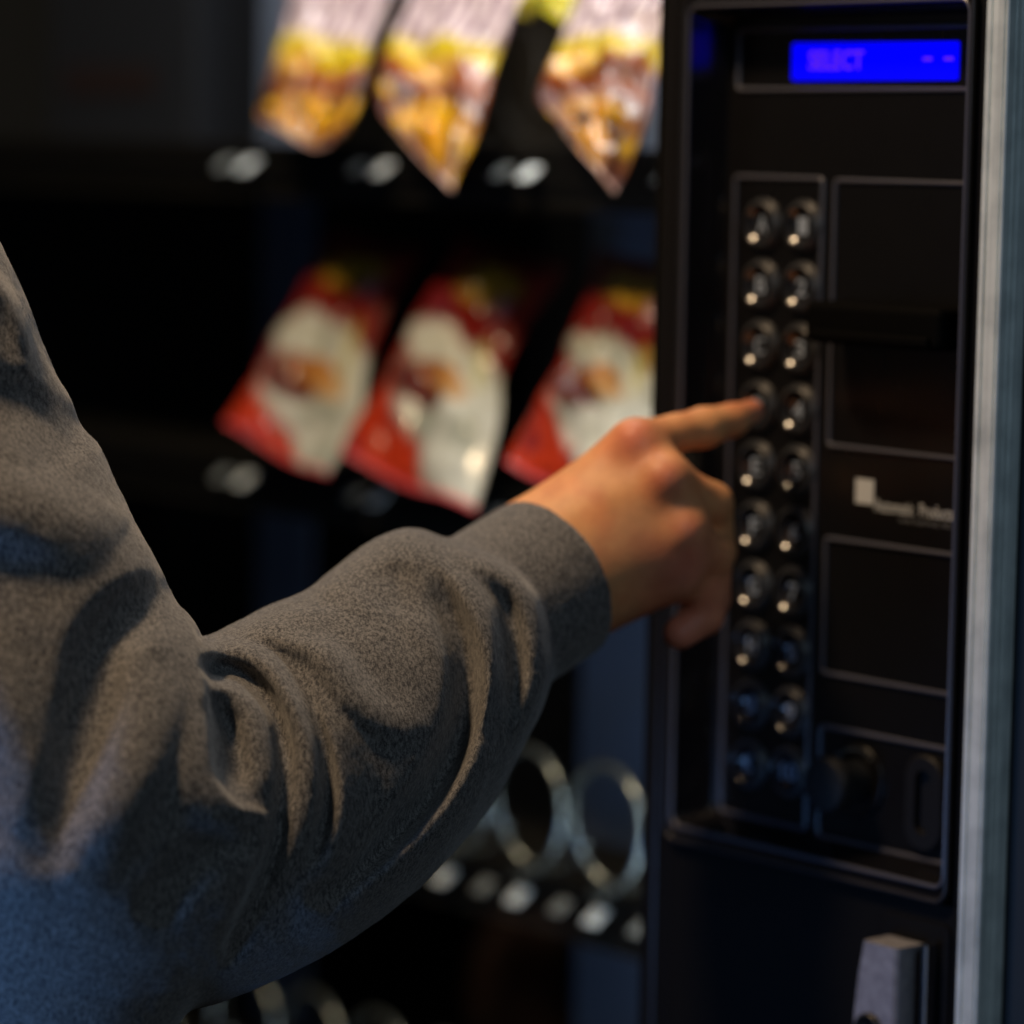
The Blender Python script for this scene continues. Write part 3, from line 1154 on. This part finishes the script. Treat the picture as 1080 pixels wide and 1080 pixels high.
FOLDS = [
    # roll against the cuff
    (zz([(285, 322, 1.5), (345, 268, 4.5), (415, 188, 6.5), (462, 148, 8), (520, 138, 8.2), (568, 180, 6.5), (625, 240, 4.5), (665, 300, 2)]), 30, 74),
    (zz([(590, 205, 3), (640, 262, 6.5), (676, 325, 7.5), (702, 400, 8), (711, 490, 8), (703, 580, 8),
         (680, 670, 7.5), (638, 755, 7), (582, 835, 6), (510, 905, 5), (420, 965, 4), (320, 1030, 2)]), 44, 24),
    (zz([(560, 180, 2), (620, 185, 4.5), (690, 208, 6.5), (750, 235, 7.5), (797, 278, 8), (822, 350, 8), (832, 430, 8), (828, 500, 7), (800, 575, 5), (755, 640, 2)]), 14, 36),
    # top plateau and folds at the inside of the elbow
    (zz([(60, 440, 0), (120, 395, 3.5), (200, 355, 5), (280, 335, 5), (345, 345, 3.5), (410, 380, 1)]), 30, 40),
    (zz([(20, 425, 4), (90, 412, 5.5), (150, 418, 6), (203, 450, 6.5), (243, 510, 6.5), (275, 575, 7), (292, 645, 6.5), (297, 715, 6.5), (288, 790, 5.5), (265, 860, 4), (235, 940, 2)]), 17, 30),
    (zz([(170, 385, 2), (245, 392, 5), (310, 425, 6.5), (350, 480, 6.5), (390, 540, 6), (440, 582, 4.5), (505, 602, 2)]), 34, 24),
    (zz([(270, 560, 1), (310, 600, 4), (345, 650, 6), (368, 710, 6.5), (375, 780, 6.5), (365, 850, 5.5), (335, 925, 4), (290, 1000, 2)]), 44, 26),
    (zz([(50, 505, 3), (105, 515, 5.5), (148, 565, 6), (172, 640, 6), (184, 715, 6), (178, 780, 4.5), (160, 850, 2)]), 15, 30),
    (zz([(60, 765, 2), (110, 778, 3.5), (160, 768, 3)]), 22, 24),
    # overhanging edge of the upper sleeve
    ([(190, 640, 0), (204, 674, 3), (213, 720, 5), (217, 775, 6), (223, 822, 6.5), (248, 850, 7), (276, 858, 7), (284, 885, 6), (268, 930, 4.5), (245, 985, 2)], 12, 60),
    # broad folds of the upper sleeve
    ([(-120, 500, 6), (-20, 528, 8), (50, 548, 8), (95, 562, 6), (125, 578, 2)], 56, 62),
    ([(186, 700, 4), (176, 740, 7), (150, 810, 9), (118, 870, 8), (90, 915, 4)], 46, 60),
    ([(-20, 690, 4), (10, 760, 7), (30, 850, 6), (30, 930, 3)], 50, 50),
    ([(-14, 285, 4), (8, 312, 5), (24, 345, 5), (32, 380, 2)], 10, 20),
]
DIPS = [
    # valleys: height negative
    (zz([(560, 250, -1.5), (590, 285, -4), (622, 335, -6.5), (652, 410, -8), (664, 490, -9), (656, 575, -9.5), (628, 660, -9.5),
         (580, 745, -8.5), (510, 832, -7.5), (425, 915, -6), (330, 990, -4)]), 22, 30),
    (zz([(345, 330, -0.5), (400, 285, -1.0), (455, 262, -1.6), (520, 262, -2.0), (580, 290, -2.2), (625, 340, -1.5)]), 26, 44),
    (zz([(700, 265, -1), (738, 310, -3.5), (757, 375, -5.5), (762, 450, -6), (750, 530, -5), (720, 610, -3)]), 22, 20),
    (zz([(45, 455, -2.5), (110, 465, -3.5), (165, 503, -4.5), (205, 562, -5.5), (222, 630, -6), (228, 700, -4), (222, 780, -3), (205, 860, -2)]), 13, 14),
    (zz([(70, 560, -2), (92, 620, -3.5), (98, 690, -3)]), 24, 24),
    (zz([(150, 402, -0.8), (205, 430, -2.6), (245, 480, -3.8), (275, 540, -4.5), (302, 600, -5.5), (322, 660, -6.5), (330, 740, -6.5), (322, 820, -5), (300, 900, -3)]), 12, 14),
    (zz([(370, 600, -1), (400, 680, -4), (420, 760, -5), (410, 850, -4), (370, 940, -2)]), 30, 26),
    ([(290, 870, -6), (282, 905, -7), (262, 950, -6), (240, 1000, -3)], 22, 10),
    ([(172, 640, -1.5), (145, 645, -5), (108, 680, -8), (92, 750, -8), (75, 830, -6), (50, 890, -3)], 40, 44),
    ([(-60, 400, -4), (10, 430, -5), (60, 462, -4)], 46, 46),
    ([(255, 885, -2), (210, 905, -5), (170, 950, -5)], 30, 34),
]
GX0, GX1, GY0, GY1, GS = -340, 760, 0, 1200, 2.0
gx, gy = np.meshgrid(np.arange(GX0, GX1, GS), np.arange(GY0, GY1, GS), indexing='ij')


def relief(curve, wo, wi):
    c = np.array(curve_pts(curve, 4))
    best = np.full(gx.shape, 1e9)
    sgn = np.zeros(gx.shape)
    hh = np.zeros(gx.shape)
    for p, q in zip(c, c[1:]):
        e = q - p
        l2 = e[0] ** 2 + e[1] ** 2 + 1e-9
        t = np.clip(((gx - p[0]) * e[0] + (gy - p[1]) * e[1]) / l2, 0, 1)
        dx, dy = gx - p[0] - t * e[0], gy - p[1] - t * e[1]
        d = np.hypot(dx, dy)
        m = d < best
        best = np.where(m, d, best)
        sgn = np.where(m, dx * e[1] - dy * e[0], sgn)
        hh = np.where(m, p[2] + t * e[2], hh)
    w = np.where(sgn > 0, wo, wi)
    x = np.minimum(best / w, 1)
    return hh * (1 - x ** 2.4) ** 2


up_ = np.zeros(gx.shape)
for c, wo, wi in FOLDS:
    r_ = relief(c, wo, wi)
    h_ = np.maximum(2.0 - np.abs(up_ - r_), 0) / 2.0
    up_ = np.maximum(up_, r_) + h_ ** 3 * 2.0 / 6 * (r_ > 0.01)
dn_ = np.zeros(gx.shape)
for c, wo, wi in DIPS:
    dn_ = np.minimum(dn_, relief(c, wo, wi))
HM = (up_ + dn_ * 1.05) * 0.001
for _ in range(2):
    HM[1:-1, 1:-1] = (HM[1:-1, 1:-1] * 4 + HM[:-2, 1:-1] + HM[2:, 1:-1] + HM[1:-1, :-2] + HM[1:-1, 2:]) / 8


def relief_at(P):
    v = P - CAM
    z = v @ Fv
    fx = (540 + FPX * (v @ Rv) / z - GX0) / GS
    fy = (540 - FPX * (v @ Uv) / z - GY0) / GS
    fx = np.clip(fx, 0, HM.shape[0] - 1.001)
    fy = np.clip(fy, 0, HM.shape[1] - 1.001)
    ix, iy = fx.astype(int), fy.astype(int)
    fx -= ix
    fy -= iy
    return (HM[ix, iy] * (1 - fx) * (1 - fy) + HM[ix + 1, iy] * fx * (1 - fy) + HM[ix, iy + 1] * (1 - fx) * fy + HM[ix + 1, iy + 1] * fx * fy)


def sleeve_fn(P):
    r = relief_at(P)
    d = base_fn(P) - r
    d = smin(d, cuff_fn(P), 0.003)
    # keep the cuff edge clean
    d = smax(d, (P - cuffB) @ cuffax, 0.0025)
    return d


allp = np.array([p for p, r in fore + upper] + [cuffB])
V, Q = polygonize(sleeve_fn, allp.min(0) - 0.075, allp.max(0) + 0.075, 0.0013, 6, 1.9)
V = smooth_v(V, Q, 3)
me = build_mesh('sweatshirt', V, Q)
# gentle unevenness of the cloth
nn = np.empty(len(me.vertices) * 3, np.float32)
me.vertices.foreach_get('normal', nn)
nn = nn.reshape(-1, 3)
co = np.empty(len(me.vertices) * 3, np.float32)
me.vertices.foreach_get('co', co)
co = co.reshape(-1, 3)
dd = np.array([0.0007 * mnoise.noise(Vector(p) * 30) + 0.0004 * mnoise.noise(Vector(p) * 95) + 0.00015 * mnoise.noise(Vector(p) * 420) for p in co.tolist()])
co = co + nn * dd[:, None]
me.vertices.foreach_set('co', co.astype(np.float32).ravel())
me.update()


def cloth_mat():
    m = mat('grey_marl_jersey', (0.2, 0.2, 0.2), 0.95, spec=0.15)
    b = m.node_tree.nodes['Principled BSDF']
    b.inputs['Sheen Weight'].default_value = 0.25
    b.inputs['Sheen Roughness'].default_value = 0.5
    tc = N(m, 'ShaderNodeTexCoord')
    n1 = N(m, 'ShaderNodeTexNoise')
    n1.inputs['Scale'].default_value = 2300
    n1.inputs['Detail'].default_value = 3
    n1.inputs['Roughness'].default_value = 0.7
    n2 = N(m, 'ShaderNodeTexNoise')
    n2.inputs['Scale'].default_value = 850
    n2.inputs['Detail'].default_value = 5
    n2.inputs['Roughness'].default_value = 0.65
    mp = N(m, 'ShaderNodeMapping')
    mp.inputs['Rotation'].default_value = (0.3, 0.5, 0.4)
    mp.inputs['Scale'].default_value = (1, 1, 0.45)
    L(m, tc, 'Object', mp, 'Vector')
    L(m, tc, 'Object', n1, 'Vector')
    L(m, mp, 'Vector', n2, 'Vector')
    ad = N(m, 'ShaderNodeMath', operation='ADD')
    L(m, n1, 'Fac', ad, 0)
    L(m, n2, 'Fac', ad, 1)
    cr = N(m, 'ShaderNodeValToRGB')
    cr.color_ramp.elements[0].position = 0.43
    cr.color_ramp.elements[0].color = (0.040, 0.040, 0.044, 1)
    cr.color_ramp.elements[1].position = 0.585
    cr.color_ramp.elements[1].color = (0.245, 0.235, 0.225, 1)
    md = N(m, 'ShaderNodeMath', operation='MULTIPLY')
    md.inputs[1].default_value = 0.5
    L(m, ad, 'Value', md, 0)
    L(m, md, 'Value', cr, 'Fac')
    L(m, cr, 'Color', b, 'Base Color')
    bp = N(m, 'ShaderNodeBump')
    bp.inputs['Strength'].default_value = 0.5
    bp.inputs['Distance'].default_value = 0.0003
    L(m, md, 'Value', bp, 'Height')
    L(m, bp, 'Normal', b, 'Normal')
    return m


m_cloth = cloth_mat()
me.materials.append(m_cloth)
sw = bpy.data.objects.new('sweatshirt', me)
sc.collection.objects.link(sw)
sw.parent = person
me.transform(Matrix.Translation(-pb))

# short fibres standing off the cloth
def fuzz(n=90000):
    rng = np.random.default_rng(7)
    me0 = sw.data
    nv_ = len(me0.vertices)
    C_ = np.empty(nv_ * 3, np.float32)
    me0.vertices.foreach_get('co', C_)
    C_ = C_.reshape(-1, 3).astype(float)
    N_ = np.empty(nv_ * 3, np.float32)
    me0.vertices.foreach_get('normal', N_)
    N_ = N_.reshape(-1, 3).astype(float)
    # only cloth that is turned at least partly to the front of the picture or forms its outline
    wc = C_ + np.array(pb)
    vd = CAM - wc
    vd /= np.linalg.norm(vd, axis=1)[:, None]
    ok = np.where((N_ * vd).sum(1) > -0.25)[0]
    i = rng.choice(ok, n)
    p = C_[i] + rng.normal(0, 0.0006, (n, 3))
    p -= N_[i] * ((p - C_[i]) * N_[i]).sum(1)[:, None]
    nn_ = N_[i]
    rd = rng.normal(0, 1, (n, 3))
    rd -= nn_ * (rd * nn_).sum(1)[:, None]
    rd /= np.linalg.norm(rd, axis=1)[:, None]
    ln = rng.uniform(0.0006, 0.0017, n)[:, None]
    up1 = rng.uniform(0.15, 0.8, n)[:, None]
    d1 = rd + nn_ * up1
    d1 /= np.linalg.norm(d1, axis=1)[:, None]
    rd2 = rd + rng.normal(0, 0.5, (n, 3))
    d2 = rd2 + nn_ * up1 * 0.2
    d2 /= np.linalg.norm(d2, axis=1)[:, None]
    sd = np.cross(d1, nn_)
    sd /= np.linalg.norm(sd, axis=1)[:, None]
    w = 0.00004
    a_ = p - nn_ * 0.0002
    b_ = a_ + d1 * ln * 0.55
    c_ = b_ + d2 * ln * 0.45
    V_ = np.stack([a_ - sd * w, a_ + sd * w, b_ + sd * w * 0.8, b_ - sd * w * 0.8, c_], 1).reshape(-1, 3)
    k = np.arange(n) * 5
    me_ = bpy.data.meshes.new('fuzz')
    me_.vertices.add(len(V_))
    me_.vertices.foreach_set('co', V_.astype(np.float32).ravel())
    q = np.stack([k, k + 1, k + 2, k + 3], 1)
    t_ = np.stack([k + 3, k + 2, k + 4], 1)
    me_.loops.add(n * 7)
    me_.loops.foreach_set('vertex_index', np.concatenate([q.ravel(), t_.ravel()]).astype(np.int32))
    me_.polygons.add(n * 2)
    me_.polygons.foreach_set('loop_start', np.concatenate([np.arange(n) * 4, n * 4 + np.arange(n) * 3]).astype(np.int32))
    me_.polygons.foreach_set('loop_total', np.concatenate([np.full(n, 4), np.full(n, 3)]).astype(np.int32))
    me_.update(calc_edges=True)
    me_.materials.append(mat('grey_fibre', (0.19, 0.185, 0.18), 0.9, spec=0.2))
    o = bpy.data.objects.new('fuzz', me_)
    sc.collection.objects.link(o)
    o.parent = sw
    o['kind'] = 'stuff'


fuzz()

# ------------------------------------------------------------------ the rest of the person, standing left of the picture


def wch(*l):
    return [(np.array(p[:3], float), p[3]) for p in l]


gz = np.array([0.64, 0.768, 0.0])       # where the face is turned
gs = np.array([0.768, -0.64, 0.0])      # the person's right
HC = np.array([-0.375, -0.445, 1.605])


def hp(f_, r_, u_):
    return HC + gz * f_ + gs * r_ + np.array([0, 0, u_])


def blob(P, c, r, sx=1.0):
    return np.linalg.norm(P - c, axis=1) - r


def body_fn(P):
    d = chain_d(P, wch((-.38, -.48, 1.36, .060), (-.378, -.465, 1.47, .056), (-.375, -.455, 1.56, .052)), .01)
    d = smin(d, blob(P, hp(-.012, 0, .025), .086), .02)
    d = smin(d, blob(P, hp(.018, 0, .020), .080), .03)
    d = smin(d, blob(P, hp(.032, 0, -.045), .052), .04)
    d = smin(d, blob(P, hp(.062, 0, -.088), .020), .03)
    for q in (-1, 1):
        d = smin(d, chain_d(P, [(hp(.0, .070 * q, -.03), .022), (hp(.055, .022 * q, -.082), .018)]), .03)
        d = smin(d, chain_d(P, [(hp(.078, .014 * q, .022), .012), (hp(.068, .046 * q, .022), .012)]), .02)   # brow
        d = smax(d, -blob(P, hp(.098, .031 * q, .000), .016), .012)                                          # eye socket
        d = smin(d, blob(P, hp(.074, .031 * q, -.001), .0125), .002)
        d = smin(d, chain_d(P, [(hp(-.006, .084 * q, .012), .008), (hp(-.010, .088 * q, -.008), .010), (hp(-.002, .082 * q, -.028), .006)]), .004)
    d = smin(d, chain_d(P, [(hp(.088, 0, .010), .007), (hp(.108, 0, -.024), .011)]), .010)
    for q in (-1, 1):
        d = smin(d, blob(P, hp(.096, .011 * q, -.028), .008), .006)
    d = smin(d, chain_d(P, [(hp(.086, -.020, -.054), .005), (hp(.094, 0, -.052), .007), (hp(.086, .020, -.054), .005)]), .004)
    d = smin(d, chain_d(P, [(hp(.084, -.016, -.063), .005), (hp(.091, 0, -.064), .007), (hp(.084, .016, -.063), .005)]), .003)
    # trunk, left arm and legs inside the clothes
    d = smin(d, chain_d(P, wch((-.38, -.48, 1.40, .09), (-.38, -.47, 1.15, .10), (-.38, -.47, .95, .10)), .05), .03)
    d = smin(d, chain_d(P, wch((-.38, -.48, 1.38, .07), (-.55, -.46, 1.36, .050), (-.61, -.47, 1.10, .040), (-.60, -.40, .87, .028), (-.597, -.385, .82, .030)), .02), .02)
    d = smin(d, chain_d(P, wch((-.38, -.48, 1.38, .07), (-.20, -.42, 1.37, .050)), .02), .02)
    for q in (0, 1):
        d = smin(d, chain_d(P, wch((-.46 + .16 * q, -.47, .90, .075), (-.47 + .18 * q, -.46, .50, .052), (-.47 + .18 * q, -.48, .10, .036)), .02), .02)
    for i, (fy, ln) in enumerate(((0.024, .070), (0.008, .080), (-.008, .075), (-.022, .058))):
        b = np.array([-.600, -.378 + fy, .800])
        d = smin(d, chain_d(P, [(b, .0095), (b + np.array([.004, .002, -ln * .55]), .0085), (b + np.array([.016, .002, -ln]), .007)]), .003)
    d = smin(d, chain_d(P, wch((-.597, -.365, .835, .012), (-.585, -.335, .800, .0105), (-.578, -.328, .772, .009))), .006)
    return d


def torso_fn(P):
    d = chain_d(P, wch((-.29, -.46, 1.30, .115), (-.31, -.46, .98, .118), (-.32, -.46, .88, .105)), .02)
    d = smin(d, chain_d(P, wch((-.47, -.46, 1.30, .115), (-.45, -.46, .98, .118), (-.44, -.46, .88, .105)), .02), .05)
    d = smin(d, chain_d(P, wch((-.56, -.455, 1.365, .070), (-.44, -.47, 1.405, .080), (-.32, -.47, 1.405, .080), (-.205, -.430, 1.365, .074)), .03), .05)
    a_ = W(-262, 150, 1.235)
    d = smin(d, chain_d(P, [(np.array([-.215, -.430, 1.365]), .074), (a_, 203 * 1.235 / FPX)]), .03)
    d = smin(d, chain_d(P, wch((-.565, -.46, 1.36, .068), (-.622, -.475, 1.10, .060), (-.612, -.405, .88, .046), (-.609, -.395, .85, .044)), .02), .02)
    # hood lying on the back and collar
    for k in range(10):
        a = 2 * pi * k / 10
        b = 2 * pi * (k + 1) / 10
        f1 = lambda t: np.array([-.378 + .075 * cos(t), -.470 + .070 * sin(t), 1.462 + .012 * sin(t)])
        d = smin(d, seg_d(P, f1(a), f1(b), .026, .026), .02)
    d = smin(d, chain_d(P, wch((-.44, -.575, 1.41, .05), (-.38, -.595, 1.38, .055), (-.32, -.575, 1.41, .05)), .02), .03)
    d = smax(d, .80 - P[:, 2], .006)
    d = smax(d, -(chain_d(P, wch((-.378, -.470, 1.44, .05), (-.375, -.460, 1.60, .062)))), .008)
    return d


def trouser_fn(P):
    d = None
    for q in (0, 1):
        e = chain_d(P, wch((-.455 + .15 * q, -.465, .92, .098), (-.465 + .17 * q, -.46, .72, .092), (-.47 + .18 * q, -.455, .50, .068), (-.47 + .18 * q, -.475, .10, .060)), .03)
        d = e if d is None else smin(d, e, .02)
    d = smax(d, .055 - P[:, 2], .004)
    return smax(d, P[:, 2] - .97, .01)


def hair_fn(P):
    d = smin(blob(P, hp(-.018, 0, .034), .092), blob(P, hp(.004, 0, .040), .086), .02)
    d = smax(d, -(blob(P, hp(.085, 0, -.030), .080)), .01)
    d = smax(d, -(P - hp(0, 0, -.035))[:, 2], .01)
    n_ = np.sin(P[:, 0] * 420) * np.sin(P[:, 1] * 390) * np.sin(P[:, 2] * 170)
    return d + n_ * .0012


def shoe_fn(q):
    def f(P):
        x = -.47 + .18 * q
        d = chain_d(P, wch((x, -.50, .045, .043), (x + .01, -.42, .040, .042), (x + .02, -.33, .034, .036)), .01)
        d = smin(d, chain_d(P, wch((x, -.48, .05, .045), (x, -.475, .10, .048))), .02)
        return smax(d, .002 - P[:, 2], .004)
    return f


def add_part(name, fn, lo, hi, h, m, parent):
    V_, Q_ = polygonize(fn, lo, hi, h)
    V_ = smooth_v(V_, Q_, 2)
    me_ = build_mesh(name, V_, Q_)
    me_.materials.append(m)
    me_.transform(Matrix.Translation(-wpos(parent)))
    o_ = bpy.data.objects.new(name, me_)
    sc.collection.objects.link(o_)
    o_.parent = parent
    return o_


# body joined into the person's own mesh
V2, Q2 = polygonize(body_fn, (-.68, -.62, .02), (-.10, -.28, 1.76), 0.005)
V2 = smooth_v(V2, Q2, 1)
bme = person.data
tmp = bmesh.new()
tmp.from_mesh(bme)
lay = tmp.verts.layers.float_color.get('tone')
vs_ = []
eyes = [hp(.0865, .031 * q, -.001) for q in (-1, 1)]
lipc = hp(.092, 0, -.058)
for p in V2:
    v_ = tmp.verts.new(Vector(p) - pb)
    c_ = (0.80, 0.42, 0.22, 1)
    if min(np.linalg.norm(p - e) for e in eyes) < .0065:
        c_ = (.03, .02, .015, 1)
    elif abs((p - lipc)[2]) < .009 and np.linalg.norm(p - lipc) < .022:
        c_ = (.62, .22, .16, 1)
    v_[lay] = c_
    vs_.append(v_)
for q_ in Q2:
    f_ = tmp.faces.new([vs_[k] for k in q_])
    f_.smooth = True
tmp.to_mesh(bme)
tmp.free()
bme.update()
m_denim = mat('dark_denim', (0.020, 0.026, 0.045), 0.85)
m_hair = mat('brown_hair', (0.035, 0.020, 0.012), 0.5)
m_shoe = mat('black_canvas', (0.02, 0.02, 0.02), 0.7)
add_part('hair', hair_fn, hp(-.13, 0, -.08) - .12, hp(.06, 0, .14) + .12, 0.004, m_hair, person)
add_part('trousers', trouser_fn, (-.60, -.60, .03), (-.15, -.33, 1.02), 0.006, m_denim, person)
for q in (0, 1):
    add_part('shoe', shoe_fn(q), (-.55 + .18 * q, -.60, -.02), (-.37 + .18 * q, -.26, .18), 0.004, m_shoe, person)
# trunk of the sweatshirt joined to the sleeve's mesh
V3, Q3 = polygonize(torso_fn, (-.72, -.68, .77), (-.05, -.30, 1.53), 0.005)
V3 = smooth_v(V3, Q3, 2)
me3 = build_mesh('sweat_tmp', V3, Q3)
me3.transform(Matrix.Translation(-pb))
tmp = bmesh.new()
tmp.from_mesh(sw.data)
tmp.from_mesh(me3)
for f_ in tmp.faces:
    f_.smooth = True
tmp.to_mesh(sw.data)
tmp.free()
bpy.data.meshes.remove(me3)
sw.data.update()

# floor of the hall
bm = bmesh.new()
bmesh.ops.create_grid(bm, x_segments=1, y_segments=1, size=8)
flr = bmobj('floor', bm, grime(mat('dark_floor_tile', (0.06, 0.055, 0.05), 0.5), 8, 0.15), None)
tag(flr, 'dark tiled floor under the vending machine', 'floor', None, 'structure')
